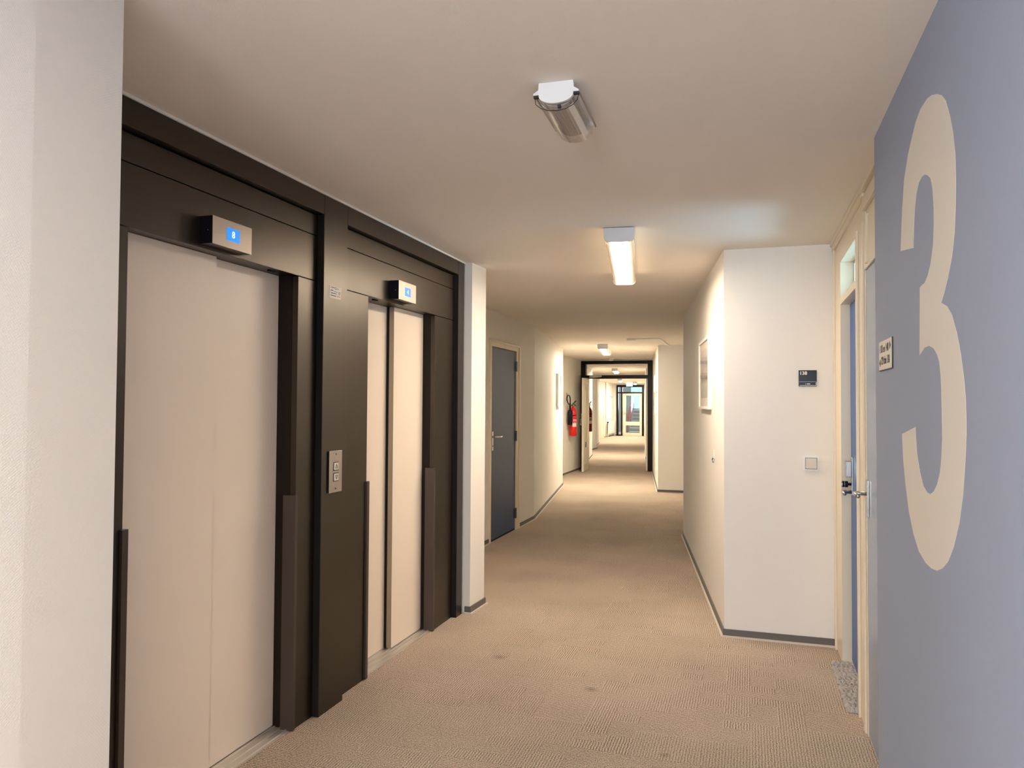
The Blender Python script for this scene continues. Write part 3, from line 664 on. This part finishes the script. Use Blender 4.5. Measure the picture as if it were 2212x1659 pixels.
# ------------------------------------------------------------------ fire extinguishers
def extinguisher(cx, cy, red, label, horn_dx=-.03, horn_dy=-.16):
    t = root('fire_extinguisher', (cx, cy, .82), label, 'fire extinguisher', 'fire extinguishers on the left wall')
    bm = bmesh.new(); lathe(bm, (cx, cy, 0), [(.070, .822), (.077, .830), (.077, 1.30), (.074, 1.34), (.062, 1.38), (.040, 1.415), (.024, 1.435), (.020, 1.46)]); link('cylinder', bm, red, t, smooth=True)
    bm = bmesh.new(); lathe(bm, (cx, cy, 0), [(.0785, 1.255), (.0785, 1.275)]); link('strap', bm, 'blackplastic', t)
    bm = bmesh.new(); lathe(bm, (cx, cy, 0), [(.022, 1.455), (.024, 1.47), (.018, 1.50), (.014, 1.515)], 14); link('valve', bm, 'brass', t, smooth=True)
    bm = bmesh.new()
    tube(bm, [(cx, cy-.02, 1.515), (cx+.01, cy+.06, 1.535), (cx+.02, cy+.16, 1.575)], .012, 8); tube(bm, [(cx, cy, 1.495), (cx+.01, cy+.08, 1.500), (cx+.02, cy+.14, 1.47)], .009, 8)
    link('operating_lever', bm, 'blackplastic', t)
    hx, hy = cx+horn_dx, cy+horn_dy
    bm = bmesh.new(); lathe(bm, (hx, hy, 0), [(.045, 1.062), (.054, 1.068), (.054, 1.34), (.048, 1.365), (.020, 1.385), (.017, 1.52)], 20); link('discharge_horn', bm, 'blackplastic', t, smooth=True)
    bm = bmesh.new(); pts = []
    ctrl = [(hx, hy, 1.50), (hx, hy+.02, 1.60), (hx, hy-.03, 1.665), (hx, hy-.13, 1.695), (hx, hy-.24, 1.675), (hx, hy-.29, 1.61), (hx, hy-.22, 1.545), (hx, hy-.10, 1.50), (hx+.01, hy+.02, 1.482), (cx, cy-.02, 1.488)]
    C = [Vector(c) for c in ctrl]
    for i in range(len(C)-1):
        p0, p1, p2, p3 = C[max(0, i-1)], C[i], C[i+1], C[min(len(C)-1, i+2)]
        for k in range(5):
            u = k/5; pts.append(.5*((2*p1)+(-p0+p2)*u+(2*p0-5*p1+4*p2-p3)*u*u+(-p0+3*p1-3*p2+p3)*u**3))
    pts.append(C[-1]); tube(bm, pts, .012, 10); link('hose', bm, 'blackplastic', t, smooth=True)
    # instruction label wrapped round the side facing the corridor
    bm = bmesh.new(); a0, a1 = -1.5, -.25; seg = 8
    def cyl(a, z, r=.0783): return bm.verts.new((cx+r*math.cos(a), cy+r*math.sin(a), z))
    rows = [(1.02, 1.10), (1.112, 1.118), (1.128, 1.132), (1.142, 1.146), (1.158, 1.175)]
    for za, zb in rows:
        for k in range(seg):
            u, v = a0+(a1-a0)*k/seg, a0+(a1-a0)*(k+1)/seg
            if random.random() < .15: continue
            bm.faces.new((cyl(u, za), cyl(v, za), cyl(v, zb), cyl(u, zb)))
    link('label_print', bm, 'labelwhite', t)
    link('wall_bracket', B((-3.7295, cx-.06, cy-.03, cy+.03, 1.10, 1.14)) if cy < 17 else B((cx-.10, cx-.06, cy-.03, cy+.03, 1.10, 1.14)), 'hinge', t)
    return t
extinguisher(-3.62, 15.77, 'red', 'bright red fire extinguisher with black horn and looped hose on the left wall')
extinguisher(-3.835, 18.50, 'shaded_red', 'red fire extinguisher, coloured dark for shade, partly hidden behind the open white fire-door leaf', horn_dx=-.02, horn_dy=-.15)
tag(link('extinguisher_hook', B((-3.73, -3.715, 15.60, 15.66, 1.59, 1.74), (-3.715, -3.70, 15.62, 15.64, 1.59, 1.60)), 'brass'), 'small brown wall hook above the bright red extinguisher', 'hook')
t = root('wall_socket', (-3.73, 17.0, 1.10), 'small cream box on the wall between the red extinguisher and the fire door', 'switch box')
link('casing', B((-3.73, -3.70, 16.93, 17.02, 1.02, 1.17)), 'offwhite', t, bevel=.003)
link('cable_duct', B((-3.73, -3.722, 16.10, 17.04, .955, .97)), 'offwhite', t)

# ------------------------------------------------------------------ small ceiling and wall items
t = root('smoke_detector', (-2.90, 16.35, H), 'round white smoke detector on the ceiling before the black fire-door frame', 'smoke detector')
bm = bmesh.new(); lathe(bm, (-2.90, 16.35, 0), [(.066, H-.0001), (.066, H-.020), (.060, H-.026)]); link('base', bm, 'white', t, smooth=False)
bm = bmesh.new(); lathe(bm, (-2.90, 16.35, 0), [(.050, H-.026), (.048, H-.050), (.034, H-.060), (.010, H-.062)]); link('sensor_head', bm, 'offwhite', t, smooth=True)
t = root('junction_box', (-1.73, 11.55, H-.02), 'white junction box with surface cable duct on the ceiling before the fire door', 'junction box')
link('casing', B((-1.80, -1.68, 11.50, 11.62, H-.035, H-.0005)), 'white', t, bevel=.004)
link('cable_duct', B((-1.68, -1.30, 11.55, 11.575, H-.016, H-.0005), (-1.325, -1.30, 11.575, 13.035, H-.016, H-.0005)), 'white', t)
tag(link('cable_duct', B((-2.83, -2.02, 16.335, 16.355, H-.014, H)), 'white'), 'thin white cable duct running from the smoke detector to the right wall', 'cable duct')
F_ = wallframe((-.16, 5.095), (-.724, 8.784), 1)
t = root('wall_hook', F_ @ Vector((.56, 1.14, 0)), 'tiny cream cable outlet on the white wall below the landscape print', 'cable outlet')
link('casing', B((.535, .585, 1.115, 1.175, 0, .010), mtx=F_), 'offwhite', t, bevel=.002)
bm = bmesh.new(); tube(bm, [F_ @ Vector((.56, 1.12, .008)), F_ @ Vector((.56, 1.10, .018)), F_ @ Vector((.545, 1.085, .010))], .004, 8); link('cable_end', bm, 'hinge', t)

# ------------------------------------------------------------------ far end: radiator, pipe, stair door
t = root('radiator', (-6.30, 35.0, .1), 'white panel radiator on the left wall at the far end', 'radiator')
bm = B((-6.25, -6.20, 34.35, 36.05, .14, .72)); link('panel', bm, 'white', t, bevel=.01)
link('bracket', B((-6.299, -6.25, 34.6, 34.66, .2, .6)), 'steel', t)
bm = bmesh.new(); tube(bm, [(-6.22, 34.33, .68), (-6.22, 34.20, .68)], .035, 12); link('valve', bm, 'blackplastic', t)
bm = bmesh.new(); tube(bm, [(-6.22, 34.36, .16), (-6.22, 34.28, .12), (-6.22, 34.26, 0)], .014, 8); tube(bm, [(-6.22, 35.98, .16), (-6.22, 36.0, 0)], .014, 8); link('pipe', bm, 'white', t)
bm = bmesh.new(); tube(bm, [(-6.27, 34.0, 0), (-6.27, 34.0, H)], .022, 10); tag(link('riser_pipe', bm, 'cream', smooth=True), 'cream vertical heating pipe left of the far radiator', 'pipe')
dr = root('door_5', (-6.29, 32.9, 0), None, None, kind='structure')
link('frame', B((-6.30, -6.27, 32.5, 32.6, 0, 2.2), (-6.30, -6.27, 33.45, 33.55, 0, 2.2), (-6.30, -6.27, 32.6, 33.45, 2.12, 2.2)), 'cream', dr)
link('leaf', B((-6.30, -6.28, 32.6, 33.45, 0.01, 2.12)), 'whiteleaf', dr)

YE = 36.2
dr = root('door_6', (-5.4, YE, 0), None, None, kind='structure')
link('frame', B((-6.15, -6.06, YE-.06, YE+.06, 0, 2.45), (-5.93, -5.86, YE-.06, YE+.06, 0, 2.45), (-4.92, -4.83, YE-.06, YE+.06, 0, 2.45), (-6.06, -5.93, YE-.06, YE+.06, 2.35, 2.45), (-5.86, -4.92, YE-.06, YE+.06, 2.35, 2.45),
                (-6.06, -5.93, YE-.06, YE+.06, 2.045, 2.11), (-5.86, -4.92, YE-.06, YE+.06, 2.045, 2.11), (-6.06, -5.93, YE-.06, YE+.06, 0, .06)), 'blackframe', dr)
link('side_pane', B((-6.06, -5.93, YE, YE+.006, .06, 2.045), (-6.06, -5.93, YE, YE+.006, 2.11, 2.35)), 'glass', dr)
link('transom_pane', B((-5.86, -4.92, YE, YE+.006, 2.11, 2.35)), 'glass', dr)
lf = link('leaf', B((-5.855, -5.70, YE-.03, YE+.02, .01, 2.04), (-5.035, -4.925, YE-.03, YE+.02, .01, 2.04), (-5.70, -5.035, YE-.03, YE+.02, 1.942, 2.04), (-5.70, -5.035, YE-.03, YE+.02, .504, .682), (-5.70, -5.035, YE-.03, YE+.02, .01, .147)), 'whiteleaf', dr)
link('pane', B((-5.70, -5.035, YE-.008, YE-.002, .682, 1.942), (-5.70, -5.035, YE-.008, YE-.002, .147, .504)), 'glass', lf)
bm = B((-5.80, -5.76, YE-.045, YE-.031, 1.0, 1.2)); tube(bm, [(-5.78, YE-.045, 1.10), (-5.78, YE-.09, 1.10), (-5.66, YE-.09, 1.10)], .012, 8); link('lever', bm, 'chrome', lf)

# exit sign hanging near the far door
t = root('exit_sign', (-5.12, 33.6, H), 'small glowing emergency exit sign on the ceiling before the far stair door', 'exit sign')
link('bracket', B((-5.28, -4.96, 33.58, 33.62, H-.03, H)), 'white', t)
M['exitlit'] = mat('exit_sign_lit', (.6, .95, 1), emit=1.6, ecol=(.62, .98, 1), var=0)
link('lit_panel', B((-5.27, -4.99, 33.59, 33.61, H-.19, H-.03)), 'exitlit', t)

# stairwell behind the far door
o = link('wall_stair', B((-7.9, -7.8, 36.3, 41.2, -.1, 5.0), (-3.6, -3.5, 36.3, 41.2, -.1, 5.0), (-7.8, -6.26, 41.1, 41.2, 0, 5.0), (-6.26, -3.6, 41.1, 41.2, 0, 1.24), (-6.26, -3.6, 41.1, 41.2, 3.6, 5.0), (-7.9, -3.5, 36.3, 41.2, 5.0, 5.1), (-7.9, -3.5, 36.3, 36.4, H, 5.1)), 'stairwall'); o['kind'] = 'structure'
o = link('window_1', B((-6.26, -3.6, 41.12, 41.16, 1.24, 1.30), (-6.26, -3.6, 41.12, 41.16, 3.54, 3.6), (-6.26, -6.20, 41.12, 41.16, 1.3, 3.54), (-6.26, -3.6, 41.12, 41.16, 2.62, 2.66)), 'window_bar'); o['kind'] = 'structure'
bm = bmesh.new(); ns = bmesh.new()
for k in range(7):
    y = 37.6+.28*k; z = .175*(k+1); box(bm, -5.76, -3.62, y, 39.56 if k < 6 else 41.08, z-.175 if k else 0.0, z); box(ns, -5.76, -3.62, y-.006, y+.03, z-.022, z+.004)
t = root('staircase', (-4.6, 37.6, 0), 'grey concrete stair flight rising behind the glazed far door', 'stairs')
link('flight', bm, 'concrete', t); link('nosings', ns, 'nosing', t)
bm = bmesh.new()
for dz in (.95, .72, .50): tube(bm, [(-5.82, 37.5, dz-.1), (-5.82, 39.6, dz+1.22)], .022, 8)
for k in range(3): y = 37.55+k*1.0; z = .62*k*1.01; tube(bm, [(-5.82, y, z if k else 0), (-5.82, y, z+.95)], .016, 8)
tag(link('handrail', bm, 'redrail', smooth=True), 'red metal stair railing seen through the glazed far door', 'railing')
